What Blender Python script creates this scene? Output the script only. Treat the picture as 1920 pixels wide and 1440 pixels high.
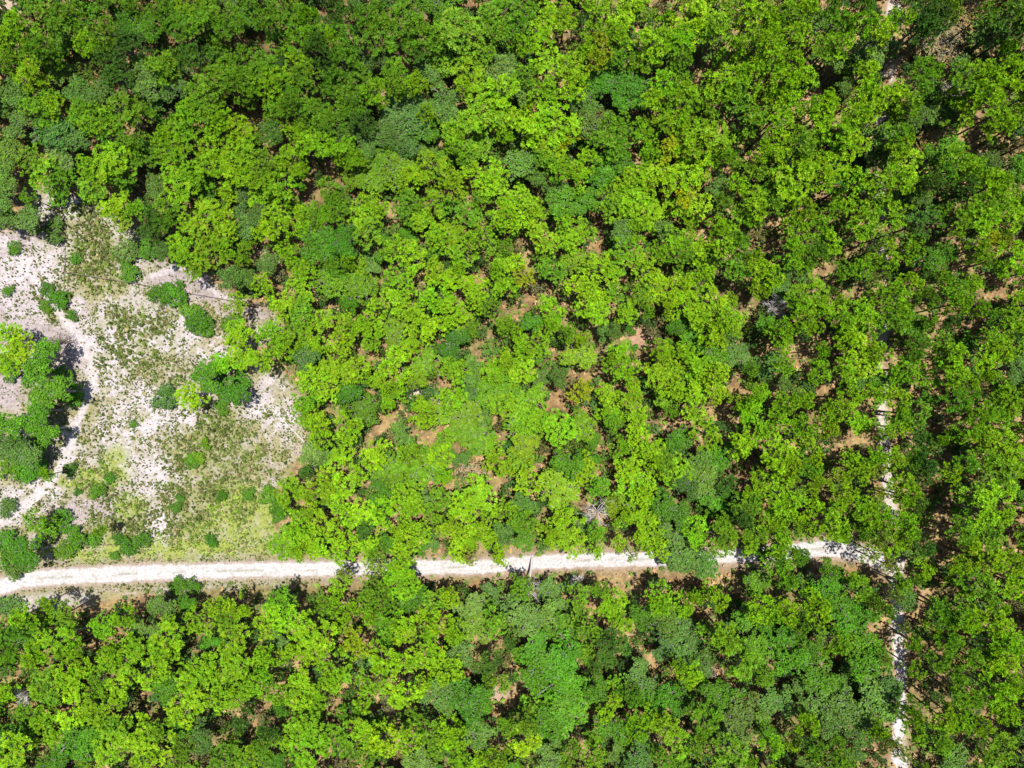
import bpy, math, random
import numpy as np
R_ = math.radians
random.seed(7); rng = np.random.default_rng(7)
for o in list(bpy.data.objects): bpy.data.objects.remove(o)
scene = bpy.context.scene
COL = scene.collection

# ---------------------------------------------------------------- camera, sky, sun, exposure
H = 110.0                      # flying height of the camera, metres
F = 1333.0                     # focal length in pixels of a 1920 wide picture
cam_d = bpy.data.cameras.new('camera'); cam = bpy.data.objects.new('camera', cam_d); COL.objects.link(cam)
cam.location = (0, 0, H); cam.rotation_euler = (0, 0, 0)
cam_d.sensor_width = 36.0; cam_d.lens = 36.0*F/1920.0; cam_d.clip_start = 0.5; cam_d.clip_end = 3000
scene.camera = cam
SHX, SHY = -0.0975, -0.090     # where a shadow falls, per metre of height
world = bpy.data.worlds.new('World'); scene.world = world; world.use_nodes = True
wn = world.node_tree.nodes; wn.clear()
sky = wn.new('ShaderNodeTexSky'); sky.sky_type = 'NISHITA'; sky.sun_disc = False
sky.sun_elevation = math.atan(1/math.hypot(SHX, SHY)); sky.sun_rotation = math.atan2(-SHX, -SHY)
bg = wn.new('ShaderNodeBackground'); bg.inputs['Strength'].default_value = 0.085
wo = wn.new('ShaderNodeOutputWorld')
world.node_tree.links.new(sky.outputs[0], bg.inputs[0]); world.node_tree.links.new(bg.outputs[0], wo.inputs[0])
sun_d = bpy.data.lights.new('sun', 'SUN'); sun_d.energy = 5.0; sun_d.angle = R_(0.53); sun_d.color = (1.0, 0.955, 0.88)
sun = bpy.data.objects.new('sun', sun_d); COL.objects.link(sun); sun.location = (20, 20, 250)
from mathutils import Vector
sun.rotation_euler = Vector((-SHX, -SHY, 1.0)).to_track_quat('Z', 'Y').to_euler()
scene.view_settings.view_transform = 'Standard'; scene.view_settings.look = 'None'
scene.view_settings.exposure = 0.78; scene.view_settings.gamma = 1.0
scene.render.engine = 'CYCLES'
scene.cycles.max_bounces = 6; scene.cycles.diffuse_bounces = 3; scene.cycles.transmission_bounces = 4
scene.cycles.transparent_max_bounces = 8

# ---------------------------------------------------------------- helpers
def world_at(px, py, z=0.0):
    return ((px-960.0)/F*(H-z), -(py-720.0)/F*(H-z))
def pix_of(x, y, z=0.0):
    return (960.0 + x*F/(H-z), 720.0 - y*F/(H-z))
def tag(o, label=None, cat=None, group=None, kind=None):
    if label: o['label'] = label
    if cat: o['category'] = cat
    if group: o['group'] = group
    if kind: o['kind'] = kind
    return o
def mesh_from(name, V, Q, C, mat, smooth=False):
    V = np.asarray(V, np.float32); Q = np.asarray(Q, np.int32)
    me = bpy.data.meshes.new(name)
    me.vertices.add(len(V)); me.vertices.foreach_set('co', V.ravel())
    n = len(Q); k = Q.shape[1]
    me.loops.add(n*k); me.loops.foreach_set('vertex_index', Q.ravel())
    me.polygons.add(n); me.polygons.foreach_set('loop_start', np.arange(0, n*k, k, dtype=np.int32))
    if smooth: me.polygons.foreach_set('use_smooth', np.ones(n, bool))
    if C is not None:
        a = me.color_attributes.new('tint', 'FLOAT_COLOR', 'POINT')
        c4 = np.ones((len(V), 4), np.float32); c4[:, :3] = C
        a.data.foreach_set('color', c4.ravel())
    me.materials.append(mat); me.update(calc_edges=True)
    return me
def link(name, me, parent=None):
    o = bpy.data.objects.new(name, me); COL.objects.link(o)
    if parent is not None: o.parent = parent
    return o
def empty(name, loc=(0, 0, 0), rz=0.0, scale=(1, 1, 1)):
    o = bpy.data.objects.new(name, None); COL.objects.link(o)
    o.empty_display_size = 0.5; o.location = loc; o.rotation_euler = (0, 0, rz); o.scale = scale
    return o
class Geo:
    """growing list of quads with a colour per vertex"""
    def __init__(s): s.V = []; s.Q = []; s.C = []; s.n = 0
    def add(s, V, Q, C):
        V = np.asarray(V, np.float32).reshape(-1, 3); Q = np.asarray(Q, np.int32)
        C = np.asarray(C, np.float32)
        if C.ndim == 1: C = np.tile(C, (len(V), 1))
        s.V.append(V); s.Q.append(Q+s.n); s.C.append(C); s.n += len(V)
    def arr(s): return np.concatenate(s.V), np.concatenate(s.Q), np.concatenate(s.C)
def tube(g, pts, rad, sides, col):
    pts = np.asarray(pts, float); m = len(pts); rings = []
    for i in range(m):
        d = pts[min(i+1, m-1)]-pts[max(i-1, 0)]; d /= (np.linalg.norm(d)+1e-9)
        a = np.cross(d, [0.3, 0.9, 0.1] if abs(d[2]) > .8 else [0, 0, 1.0]); a /= (np.linalg.norm(a)+1e-9); b = np.cross(d, a)
        t = np.arange(sides)*2*math.pi/sides
        rings.append(pts[i] + rad[i]*(np.outer(np.cos(t), a)+np.outer(np.sin(t), b)))
    V = np.concatenate(rings); Q = []
    for i in range(m-1):
        for k in range(sides):
            k2 = (k+1) % sides
            Q.append((i*sides+k, i*sides+k2, (i+1)*sides+k2, (i+1)*sides+k))
    if sides == 4: Q.append((3, 2, 1, 0)); Q.append(tuple((m-1)*4+k for k in range(4)))
    g.add(V, Q, col)
# noise on arrays (value noise, several octaves)
_tab = rng.random((256, 256)).astype(np.float32)
def vnoise(x, y):
    xi = np.floor(x).astype(int); yi = np.floor(y).astype(int); fx = x-xi; fy = y-yi
    fx = fx*fx*(3-2*fx); fy = fy*fy*(3-2*fy)
    a = _tab[yi & 255, xi & 255]; b = _tab[yi & 255, (xi+1) & 255]
    c = _tab[(yi+1) & 255, xi & 255]; d = _tab[(yi+1) & 255, (xi+1) & 255]
    return (a*(1-fx)+b*fx)*(1-fy)+(c*(1-fx)+d*fx)*fy
def fbm(x, y, s, o=4, off=0.0):
    x = x/s+off; y = y/s+off*1.7; v = 0; a = .5; t = 0
    for i in range(o):
        v = v+a*vnoise(x, y); t += a; a *= .5; x = x*2.03+17.1; y = y*2.03+9.2
    return v/t
def sst(a, b, x):
    t = np.clip((x-a)/(b-a), 0, 1); return t*t*(3-2*t)

# ---------------------------------------------------------------- materials
def new_mat(name):
    m = bpy.data.materials.new(name); m.use_nodes = True; m.node_tree.nodes.clear()
    return m, m.node_tree.nodes, m.node_tree.links
def leaf_mat(name, trans=0.2, rough=0.55):
    m, n, l = new_mat(name)
    at = n.new('ShaderNodeAttribute'); at.attribute_name = 'tint'
    oi = n.new('ShaderNodeObjectInfo')
    mul = n.new('ShaderNodeMix'); mul.data_type = 'RGBA'; mul.blend_type = 'MULTIPLY'; mul.inputs[0].default_value = 1
    l.new(at.outputs['Color'], mul.inputs[6]); l.new(oi.outputs['Color'], mul.inputs[7])
    p = n.new('ShaderNodeBsdfPrincipled'); p.inputs['Roughness'].default_value = rough
    p.inputs['Specular IOR Level'].default_value = 0.12
    tr = n.new('ShaderNodeBsdfTranslucent'); mx = n.new('ShaderNodeMixShader'); mx.inputs[0].default_value = trans
    o = n.new('ShaderNodeOutputMaterial')
    l.new(mul.outputs[2], p.inputs['Base Color']); l.new(mul.outputs[2], tr.inputs['Color'])
    l.new(p.outputs[0], mx.inputs[1]); l.new(tr.outputs[0], mx.inputs[2]); l.new(mx.outputs[0], o.inputs[0])
    return m
LEAF = leaf_mat('foliage')
def bark_mat(name, c1, c2, sc=9.0):
    m, n, l = new_mat(name)
    tc = n.new('ShaderNodeTexCoord'); no = n.new('ShaderNodeTexNoise'); no.inputs['Scale'].default_value = sc
    no.inputs['Detail'].default_value = 6
    r = n.new('ShaderNodeValToRGB'); r.color_ramp.elements[0].position = .35; r.color_ramp.elements[1].position = .65
    r.color_ramp.elements[0].color = (*c1, 1); r.color_ramp.elements[1].color = (*c2, 1)
    p = n.new('ShaderNodeBsdfPrincipled'); p.inputs['Roughness'].default_value = .9
    o = n.new('ShaderNodeOutputMaterial')
    l.new(tc.outputs['Object'], no.inputs['Vector']); l.new(no.outputs[0], r.inputs[0]); l.new(r.outputs[0], p.inputs['Base Color']); l.new(p.outputs[0], o.inputs[0])
    return m
PINE_BARK = bark_mat('pine_bark', (.10, .065, .05), (.22, .15, .12))
OAK_BARK = bark_mat('oak_bark', (.16, .15, .14), (.34, .32, .30))
DEAD_WOOD = bark_mat('bleached_wood', (.34, .31, .30), (.55, .51, .50), 5)
FENCE_WOOD = bark_mat('old_fence_wood', (.14, .10, .08), (.28, .22, .18), 5)
# crowns seen in the photograph, tile by tile: kind letter, x, y, radius
TILES = [
(0,0,4,100,"""P110,150,110 P60,270,110 P90,380,110 G250,360,120 P200,520,140 G60,480,90 G470,90,130 G420,200,110 G620,150,130 P670,310,110 G780,230,120 D900,330,130 G1180,70,110 P1400,60,120 G1360,200,160 G1500,160,150 G1640,110,120 G1720,200,110 D1440,400,130 G1300,470,110 B1100,600,170 G1180,490,120 B1300,640,110 B1180,700,110 D860,580,110 D800,430,100 B740,700,110 B620,730,110 G260,800,140 P380,790,100 B140,690,110 G1500,710,150 P1430,790,120 P1560,770,110 G1800,480,140 G1640,580,130 G1760,640,120 G1880,560,110 G900,840,120 G1030,850,110 G600,830,120 G720,900,120 B150,950,100 B390,1000,130 B560,1070,100 G840,1050,120 G980,1060,90 P1390,940,130 P1230,1060,110 P1310,1160,140 P1640,900,110 P1780,960,110 P1600,1000,80 P1620,1150,150 P1800,1130,140 P1560,1240,110 P1720,1280,120 P1880,1290,110 B480,1180,130 G250,1190,120 G330,1290,130 P870,1220,150 P760,1290,120 G880,1320,110 P660,1250,90 G1010,1190,120 B1080,1160,110 B60,1170,110 B50,1290,100 G480,1340,90 G400,1390,100 B40,1400,90 P1340,1350,140 P1440,1310,110 B1200,1400,90 G680,1410,110""",
"""80,30,80 560,450,60 650,520,50 640,640,50 380,330,40 30,680,60 1050,420,60 940,640,50 500,760,50 660,1070,60 720,1130,50 950,980,50 1060,1010,40 130,1290,70 60,960,80 1280,330,60 1850,350,80 1520,560,60 840,1390,70 1080,1400,60 1480,1050,60 1680,980,40 250,1380,60 1190,1240,50 300,1120,60 130,1080,50"""),
(480,0,4,100,"""G220,120,150 G400,170,140 P380,110,80 P560,270,100 G80,120,100 G330,290,130 D460,340,110 G680,280,120 D620,110,90 B740,30,60 G800,130,100 G930,170,100 G960,250,130 G1120,130,130 G1200,220,120 D1180,330,110 O1350,80,130 L1560,190,180 L1350,250,110 L1440,400,150 L1620,330,130 L1800,120,160 L1820,230,100 L1690,400,100 B1840,500,140 G650,430,110 B930,440,80 P320,480,120 G370,560,130 G60,530,120 P120,640,140 G280,680,120 G160,800,120 G260,790,90 B520,500,90 G740,620,150 P880,700,100 P680,720,110 G760,800,130 D790,900,90 G510,860,150 G420,840,110 G560,930,110 G1060,540,130 G1040,640,90 P1190,600,90 B1280,540,100 P1600,560,110 P1560,640,80 B1120,840,150 B1060,950,140 B1210,900,130 B1000,1010,90 O1290,960,100 B1400,800,130 P1290,840,80 P1740,780,170 P1830,700,130 P1860,870,110 L1570,960,160 L1480,1040,120 L1650,1060,120 G1570,1130,100 P310,1010,110 P430,1090,120 P240,1180,110 P320,1250,90 G60,1200,110 P640,1120,100 P720,1160,110 B680,1010,100 B850,1080,110 B1150,1130,90 L1000,1220,150 L900,1300,130 L1080,1290,120 P1180,1350,120 P1330,1260,120 P1620,1290,110 P1480,1390,110 P1780,1330,130 P170,1350,150 P60,1350,110 G540,1400,80 B120,990,100 P1880,1010,60""",
"""30,280,50 150,410,50 430,740,60 220,900,100 80,1060,40 890,610,50 1000,90,50 720,170,50 1540,720,50 1790,310,60 1430,560,40 1870,1080,60 1190,730,40 610,1350,70 640,1290,40 430,1290,50 1770,980,50 1380,1400,40 1250,640,40 500,1250,40"""),
(960,0,4,100,"""G110,60,110 P280,110,110 P400,110,110 P640,60,100 P200,270,120 P100,330,80 G20,200,100 P590,250,90 P830,180,120 P780,240,90 Y660,370,110 Y640,450,70 P560,370,80 P910,50,100 G1030,110,70 P1290,190,120 P1430,130,130 P1440,220,110 P1070,310,130 P1260,330,120 P1160,260,90 G830,400,110 G900,440,90 P1010,430,100 G1270,420,90 G1560,200,130 G1640,90,110 P1830,60,110 P1860,270,120 P1700,310,80 P280,480,130 P450,520,120 P470,620,110 P240,660,120 G90,540,90 B60,680,110 O700,560,130 O740,670,120 O900,640,130 O880,760,110 O620,640,80 P1160,640,110 P1290,660,100 P1310,760,120 P1080,720,90 G1240,560,80 P1600,600,150 P1780,560,130 G1560,700,120 G1700,690,110 P1830,500,90 B570,800,100 B480,760,90 P260,880,140 P120,950,130 P380,960,140 Y420,1020,90 P80,900,90 P260,1080,140 G230,1200,100 P370,1240,100 B620,960,130 G780,900,110 G700,1050,140 G800,1070,100 P540,1200,100 O730,1180,130 O660,1290,120 P520,1330,90 O830,1230,80 P1000,960,120 P1180,930,120 P1290,860,90 P1400,920,140 P1500,1040,150 P1440,1180,140 P1330,1050,110 Y1180,1110,100 P1040,1150,90 P1170,1290,140 P1300,1340,120 P1070,1330,130 P960,1330,100 B60,1230,110 B190,1340,80 B340,1420,70 P1700,1380,80 G1830,890,110 P1890,1100,80 O1650,1040,60 G1640,1160,100 G1840,1290,90 B1540,1390,90 P850,1390,100""",
"""390,290,90 350,230,50 660,185,35 720,340,30 960,220,50 1080,150,50 1390,480,60 1390,600,60 1500,480,50 1160,450,40 1040,600,50 1390,700,30 1510,810,70 900,850,60 1060,820,50 1660,900,50 1700,960,60 1790,1020,50 1620,1290,60 1790,1220,50 1450,1330,60 920,1220,60 980,1200,50 430,760,30 530,890,25 150,1290,40 320,1350,40 440,1380,60 1880,560,30 200,550,25 540,40,35"""),
(1440,0,4,100,"""P60,80,90 P60,230,100 P330,50,90 G180,80,90 G480,30,70 G540,130,110 P620,190,100 P260,240,120 B400,170,100 G460,330,110 P540,330,100 B520,450,100 P760,150,90 P860,210,100 P1000,130,90 D1180,120,140 D1300,80,130 D1260,190,90 G1400,50,90 B740,370,130 B880,330,100 B650,440,100 T1240,330,150 T1340,300,120 T1150,370,70 T900,480,90 T1480,130,120 T1560,60,100 B1600,240,110 B1700,230,100 G1660,70,80 D1840,160,110 G1860,30,80 P60,420,110 P200,420,110 P300,580,110 P160,560,90 P80,720,110 P180,750,90 P460,760,100 P370,780,90 P430,860,90 P90,880,100 B580,650,70 P770,640,90 P840,720,120 P760,800,120 P700,850,100 P1000,700,100 P1100,740,90 G1040,830,90 B1200,800,140 B1230,700,90 B1100,900,100 B1330,870,110 G1240,490,100 T1350,560,90 B1450,560,110 G1180,600,90 P1580,530,130 P1720,540,130 P1850,500,110 P1680,690,110 P1560,740,90 P1480,830,100 P1730,840,100 P1850,640,90 P1790,930,90 T1240,1020,100 T1170,1080,70 P560,990,140 P650,1060,130 P480,1080,90 P130,1090,110 G280,1050,110 P250,1220,110 P390,1190,100 P540,1220,110 P420,1320,100 P210,1350,150 G110,1330,100 P680,1330,90 B860,1050,130 G1000,1000,110 P1020,1090,90 B830,1200,110 P1060,1220,120 P1000,1330,120 P880,1380,110 O1330,1140,110 O1210,1180,80 P1460,1190,110 P1540,1250,90 G1350,1290,100 D1270,1370,90 B1650,1220,80 P1680,1360,120 P1790,1350,100 O1880,1260,100 D1500,1380,90""",
"""380,690,60 300,740,50 470,610,60 290,780,30 940,20,50 850,40,40 1080,260,70 1500,320,50 1640,390,70 50,580,60 50,790,40 1540,1040,110 1420,1050,50 330,870,40 300,950,50 320,480,50 1090,1000,50 1060,430,60 1690,410,40 1330,470,35 970,630,35 140,1220,50 1800,1080,60 880,560,50 1780,1270,40 1790,60,50 500,560,50"""),
(0,360,4,90,"""B40,50,90 B60,190,90 G210,50,60 B230,210,90 B390,280,90 P880,110,130 G1000,130,80 S900,230,90 D1160,190,100 D1120,300,100 G1240,230,90 G1290,90,110 B1200,40,80 P1580,200,150 P1450,240,110 P1690,240,100 B1840,240,110 P1400,420,150 P1550,450,140 P1660,380,100 P1450,540,100 B1240,450,60 B940,440,90 O1100,420,80 O960,590,75 G1810,520,60 B1730,640,80 B1860,660,70 O1200,760,85 O1310,760,85 O1420,900,75 O1480,970,85 O1530,1020,75 P1800,830,90 G1750,990,80 P1800,1090,110 P1690,1280,90 P1840,1220,110 G430,50,70 G690,30,70 P60,1080,120 P150,1150,120 P80,1270,110 B60,1340,80 O350,1230,110 O280,1370,100 O440,1400,90 O1560,1390,110 O1620,1350,90 O1800,1410,70 O430,800,70 O340,860,50 O540,930,40 O340,720,50 O60,740,40 O100,420,50 O560,500,40""",
"""1450,40,60 1760,130,60 140,130,60 1070,40,50 1890,480,50 1700,520,70 1560,660,80"""),
(480,360,4,100,"""B20,180,80 P160,200,130 P90,290,100 P470,160,110 G560,60,90 G640,150,90 P820,170,130 P900,90,110 P370,290,80 O470,390,130 O680,380,110 O620,420,100 G860,290,110 P230,440,90 G1130,90,110 P1330,90,110 P1230,230,110 G1600,190,100 P1840,130,110 G1700,50,90 P1880,250,80 P1680,330,100 P1480,330,120 P1370,360,100 P1060,420,110 P1180,480,110 O970,420,90 P1530,470,120 P1510,570,60 B110,540,80 P330,590,110 P690,510,50 G560,560,100 L560,660,110 L770,730,130 P60,690,90 P330,740,120 P200,850,100 G340,890,100 P490,970,100 P740,970,110 O700,850,60 P1090,640,120 P1040,790,120 P1350,590,90 P1430,670,110 P1620,680,100 P1330,790,110 P890,870,90 P1160,890,110 P1480,900,110 L1520,980,100 P1660,820,90 P1840,710,110 P1800,580,60 G1750,860,80 P80,1050,90 P310,1080,110 P190,1170,90 P460,1140,110 P640,1140,100 L1050,1040,130 L1140,1130,110 L1300,1030,120 P870,1150,70 O1480,1150,120 P880,1030,80 P80,1260,90 B380,1270,100 P700,1330,130 P540,1350,120 P420,1390,110 L1050,1280,130 L1280,1270,100 L1500,1320,110 B1620,1340,100 L1790,1330,130 P1870,1240,90 P930,1410,70 L1200,1390,80 P1900,1010,90 G1880,410,60""",
"""60,430,80 160,460,50 200,520,40 190,730,50 430,780,40 580,860,70 590,1010,50 560,1090,50 930,680,40 560,1260,60 60,900,80 190,990,50 40,1400,80 200,1260,40 540,240,60 680,270,40 1030,180,60 1430,240,70 1330,180,40 1540,280,40 1740,510,50 1720,610,50 1570,850,50 940,950,50 1780,970,50 1690,1120,60 1660,1200,40 1380,1270,35 1340,1410,50 1440,1400,40 1100,1420,60 1880,330,50 300,1210,35 790,1150,40 1030,540,40 1300,700,40"""),
(960,360,4,100,"""P60,50,100 P60,190,100 P180,150,100 P390,200,80 P220,320,110 P530,280,110 O380,80,110 P390,380,100 O560,80,90 G720,70,100 P880,60,130 P980,150,130 P800,150,100 L980,260,100 B830,330,110 P1400,100,110 Y1290,50,80 P1280,130,80 B1150,290,80 P1260,370,110 P1370,430,110 G1280,480,110 P1100,440,90 P870,470,120 P980,560,110 P660,560,120 P740,600,90 L460,530,90 G290,580,100 Y90,650,90 P450,700,70 P560,720,90 P640,800,90 P600,900,110 P1080,700,110 G1000,800,110 P840,900,90 G760,760,80 P1290,660,90 P1290,830,110 P1200,850,90 P1440,620,80 P1590,250,110 P1600,380,110 G1720,370,90 P1760,190,100 P1850,80,110 G1590,90,80 G1700,560,110 P1850,560,90 P1500,830,120 B1420,800,80 P1440,940,110 P1560,920,110 P1660,1000,120 P1520,1060,110 O1480,1170,130 O1330,1100,110 B1650,1230,110 O140,990,80 P290,870,100 P280,1010,90 P190,1170,110 O150,1240,90 P70,1340,110 P60,1130,80 L500,1230,110 P510,1090,70 B770,1050,60 O880,1020,50 P820,1180,90 P850,1310,120 P760,1280,90 P1160,1200,110 P1280,1200,90 P1100,1340,110 P1370,1290,110 P1230,1370,110 P1540,1370,90 B340,1390,70 O920,1170,30 G410,1060,70 G1020,900,50 O1250,1010,80 P1840,470,60 G1800,1330,60""",
"""990,1080,90 930,1120,70 1080,960,50 1100,1020,50 980,1200,40 420,970,60 440,830,60 100,470,50 130,550,40 110,790,60 540,470,60 610,380,40 1230,220,60 1420,310,50 1000,420,40 1190,600,50 1210,740,40 800,660,50 700,700,50 1700,720,80 1840,860,90 1800,950,60 1640,100,40 1880,240,50 1880,390,60 1860,520,40 490,1380,60 560,1410,50 660,1200,60 350,1240,50 440,1170,50 700,1140,50 1520,570,30 960,1390,50 1750,1100,40 1760,1390,60 280,720,50 650,1350,60"""),
(1440,360,4,90,"""G60,100,90 P310,120,80 P500,120,70 P650,110,110 P800,90,110 P960,170,110 B1130,60,80 D1190,200,120 P740,250,110 P230,260,110 P390,260,100 P480,380,90 G400,450,100 P190,440,110 S860,330,80 P900,400,70 G1130,380,110 O1200,520,100 P1600,90,110 P1740,60,100 G1450,210,100 P1680,200,120 P1860,180,100 Y1700,380,90 Y1800,370,60 P1600,420,80 P1860,470,110 P1640,510,70 P1530,510,40 P40,610,90 P940,510,80 P720,570,90 G600,590,90 P1080,690,110 P1000,760,90 S860,640,70 P880,760,100 B1200,640,50 P1340,640,60 P1530,700,100 G1430,760,90 G1240,800,80 P1620,860,70 P1480,840,90 P1880,800,80 P330,770,140 P400,870,110 P250,850,100 B130,600,80 P340,980,110 P160,1010,100 P100,1120,100 P680,900,110 P580,990,100 T800,830,60 P780,960,110 G950,970,130 O1100,1020,100 P1020,900,90 P640,1080,90 P700,1180,120 P820,1200,100 P420,1180,60 P760,1310,120 P610,1340,100 P130,1310,90 P400,1340,90 G1150,1180,100 P1060,1330,110 P1420,1230,90 P1650,1230,110 P1450,1350,100 G1700,1080,80 P1850,1000,110 P1800,1190,80 B1840,1330,90 D1380,960,70 G1230,960,60 G1700,920,60""",
"""20,230,60 60,380,70 410,50,50 410,170,40 520,220,50 600,460,60 700,380,40 440,650,80 620,740,80 1000,290,50 1370,350,60 1260,570,50 1560,620,80 1450,490,50 1760,710,90 1200,710,60 1340,680,50 1660,800,60 1680,900,50 1300,910,60 1550,1020,80 1430,1010,60 1250,1010,50 1770,1140,60 1200,1080,50 250,1200,80 420,1120,50 230,950,40 60,880,90 950,1200,50 1200,1290,60 1780,1300,60 1150,100,40 250,1370,60 500,1410,50"""),
(0,720,4,80,"""O400,60,120 O520,80,90 B320,120,90 O300,200,100 O80,300,110 O330,340,110 B90,460,110 B200,520,110 B290,450,90 O190,650,90 O280,640,80 G60,620,90 P350,680,50 O520,640,50 B50,930,70 P250,1030,80 O460,1030,80 G370,1070,90 O560,1150,80 O230,1270,110 O60,1190,90 O60,1290,90 B110,1380,80 G480,1260,70 O700,1170,50 P760,1090,50 O900,1170,50 O1060,1170,60 O950,1230,60 O860,1290,35 O1660,840,42 O1580,1180,48 O1000,300,30 O1310,930,42 O1870,820,45 P1430,100,100 B1230,110,90 O1770,60,100 G1660,170,60 G1440,580,50 O730,800,55 O820,710,40 O580,810,30 O1350,860,30 G1480,550,50 G1530,450,45""",""),
(480,720,4,100,"""P400,120,100 P400,230,110 P480,290,90 P530,60,110 O700,60,90 L1030,110,100 L800,190,120 P680,350,120 P480,400,80 P1000,20,70 L1230,210,110 L1480,80,120 L1550,190,130 L1430,170,120 L1770,60,110 L1850,160,100 L1640,380,140 L1560,330,110 B1100,370,90 L1260,570,170 L1150,520,100 L1370,530,90 P880,530,110 P630,560,110 B430,540,90 B500,520,80 L1000,620,110 P780,660,90 P560,720,100 P480,830,120 P620,780,100 P250,800,110 P600,880,80 O90,840,65 D380,660,60 P1830,610,110 T1610,650,100 P1700,820,150 P1600,900,130 O950,850,90 P960,920,80 P1120,850,110 P1150,940,100 P780,970,120 P700,1010,80 G1390,830,80 P1440,700,60 G380,950,80 P500,1060,110 P300,1080,110 L240,1190,110 L400,1180,110 L330,1270,80 L460,1250,90 P650,1170,90 P640,1260,90 P840,1200,110 G900,1280,80 O1000,1200,80 P1080,1120,80 P1110,1200,100 P1230,1110,90 P1440,1080,110 P1580,1130,100 P1740,1080,90 P1650,1170,100 P1800,1190,100 P1100,1350,100 S680,1400,80 S900,1380,90 P1130,1420,90 P1830,1300,70 S1620,1290,70 O160,990,50 D820,1100,80 O1240,1230,50 G1330,960,80 P1880,930,90 B1870,1120,80""",
"""1200,75,60 1000,270,50 890,290,50 900,380,50 1100,170,35 1340,360,50 1390,330,40 1870,400,50 720,770,50 740,840,50 690,880,40 880,950,30 1690,540,40 660,670,50 1370,920,50 1190,1020,45 760,1080,50 600,210,30 330,910,40"""),
(960,720,4,100,"""L120,120,120 L180,250,130 L60,300,110 L350,330,130 L110,470,100 L500,310,110 L60,560,90 Y520,60,90 P880,60,100 P1210,40,100 L1150,110,80 P1380,150,110 P720,240,100 P930,270,110 P940,370,90 G780,280,80 P1560,50,90 G1200,200,60 P1480,360,120 P1720,450,110 P1860,90,100 P1800,210,100 P1860,350,110 P1050,480,90 P1060,600,100 P900,610,120 P1230,650,120 G1160,600,90 B1400,580,110 B1420,720,130 B1300,760,100 O1250,420,90 O1540,560,110 O1500,820,100 D1600,760,80 O420,600,110 O560,560,80 P540,640,100 P100,730,110 L340,780,140 G640,790,90 P920,760,130 L1000,800,100 L880,860,120 B80,920,100 G70,1020,90 P380,1000,80 P380,1100,150 P280,1150,110 P460,1180,110 O80,1100,100 P860,1010,90 P1000,1010,100 O1200,960,130 O1100,900,100 P1060,1150,110 P1100,1230,90 P960,1140,80 P800,1190,60 G640,1130,80 B1230,1150,120 B1280,1310,120 B1440,1350,100 P1560,1130,140 P1400,1120,110 O1650,930,110 G1780,900,110 P1840,780,110 G1820,1140,100 P1770,1210,100 O1880,1270,60 D1750,1010,90 O130,1210,40 S900,1290,60""",
"""350,170,70 580,190,70 1060,230,60 1090,360,40 700,460,50 720,510,40 1580,200,90 1600,130,50 1660,310,60 1240,290,60 1350,390,40 1190,820,80 1250,870,50 1370,910,50 650,610,50 790,620,50 540,860,50 530,930,50 720,780,30 840,700,30 200,600,40 290,580,40 210,760,50 170,850,35 210,1000,50 1780,560,60 1800,620,50 1650,720,50 1890,690,40 700,1110,30 860,1120,50 1700,30,60 1850,40,40 340,30,40 650,970,80"""),
(1440,720,2.644,65,"""P90,100,60 P170,90,60 P60,180,60 P290,130,55 P380,130,55 P180,210,60 P320,220,55 P430,70,60 P570,60,65 P660,60,60 P660,160,60 P680,220,50 P600,240,45 G760,150,70 D770,280,60 D800,400,55 G730,380,55 P1080,140,60 P1150,170,75 P1220,90,70 P1020,230,60 P1090,280,80 P1160,280,70 G950,100,60 P70,320,85 P40,400,70 P130,390,65 G200,420,65 P250,370,55 P230,480,60 P420,390,60 P490,440,70 P370,480,60 P550,360,50 P640,370,65 S560,420,60 P690,510,75 P720,570,65 S570,550,50 P500,600,80 P520,680,60 P390,570,60 P240,610,50 P110,560,90 P40,600,70 P40,690,60 G110,740,70 P330,700,85 P380,750,45 P200,720,55 P60,790,70 P700,700,65 P690,770,55 P630,810,65 G570,740,50 S560,780,50 G480,750,50 P120,840,40 O160,850,40 G60,900,70 O300,920,50 P1100,640,80 P1190,660,60 G1050,560,80 P1150,520,80 G1180,430,80 P1220,360,70 G1090,380,70 G1000,400,50 P920,450,45 G1000,740,80 G1120,760,70 P1030,800,50 P1130,900,70 P1230,890,60 P970,920,50 D780,460,50 D750,590,50 D780,810,50 P860,290,30""",
"""290,30,60 330,40,40 460,120,30 110,180,35 70,220,30 110,280,40 310,310,55 350,410,40 240,540,45 290,560,40 590,150,30 580,310,30 500,270,40 650,460,22 610,590,22 850,40,45 850,110,50 840,230,50 970,170,30 870,380,55 880,500,40 840,640,50 880,690,70 800,730,50 870,830,80 930,870,50 1160,580,40 1200,700,50 1240,280,25 1080,40,40 800,540,40"""),
(0,1080,2.644,65,"""B40,150,60 P230,130,40 P110,200,70 G60,260,80 B130,300,60 G330,180,60 O880,50,42 O950,55,40 B820,150,70 P600,210,60 P500,250,60 P200,360,80 P150,400,60 P320,320,80 P330,380,60 P540,390,75 P620,400,90 P670,350,70 P840,290,80 P800,350,60 P1000,240,80 P1060,150,60 G1120,200,60 P1180,160,60 L1150,330,90 P820,440,70 P320,500,80 P400,480,60 G250,560,90 P200,560,70 P40,390,60 P30,590,50 P600,530,60 P740,500,80 O840,540,65 P960,500,90 P1050,470,80 P1180,470,90 P1240,560,70 P350,690,90 P500,680,90 P220,720,70 G130,680,50 G570,740,70 P560,830,100 P700,790,80 P940,640,100 P1080,620,70 O400,830,90 O440,790,70 P60,880,90 P780,850,90 P720,910,60 G900,850,60 B1000,800,70 G1120,900,80 P1220,890,70 G520,570,45 O30,790,50 G480,500,50 D1190,720,60 G770,760,60""",
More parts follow.
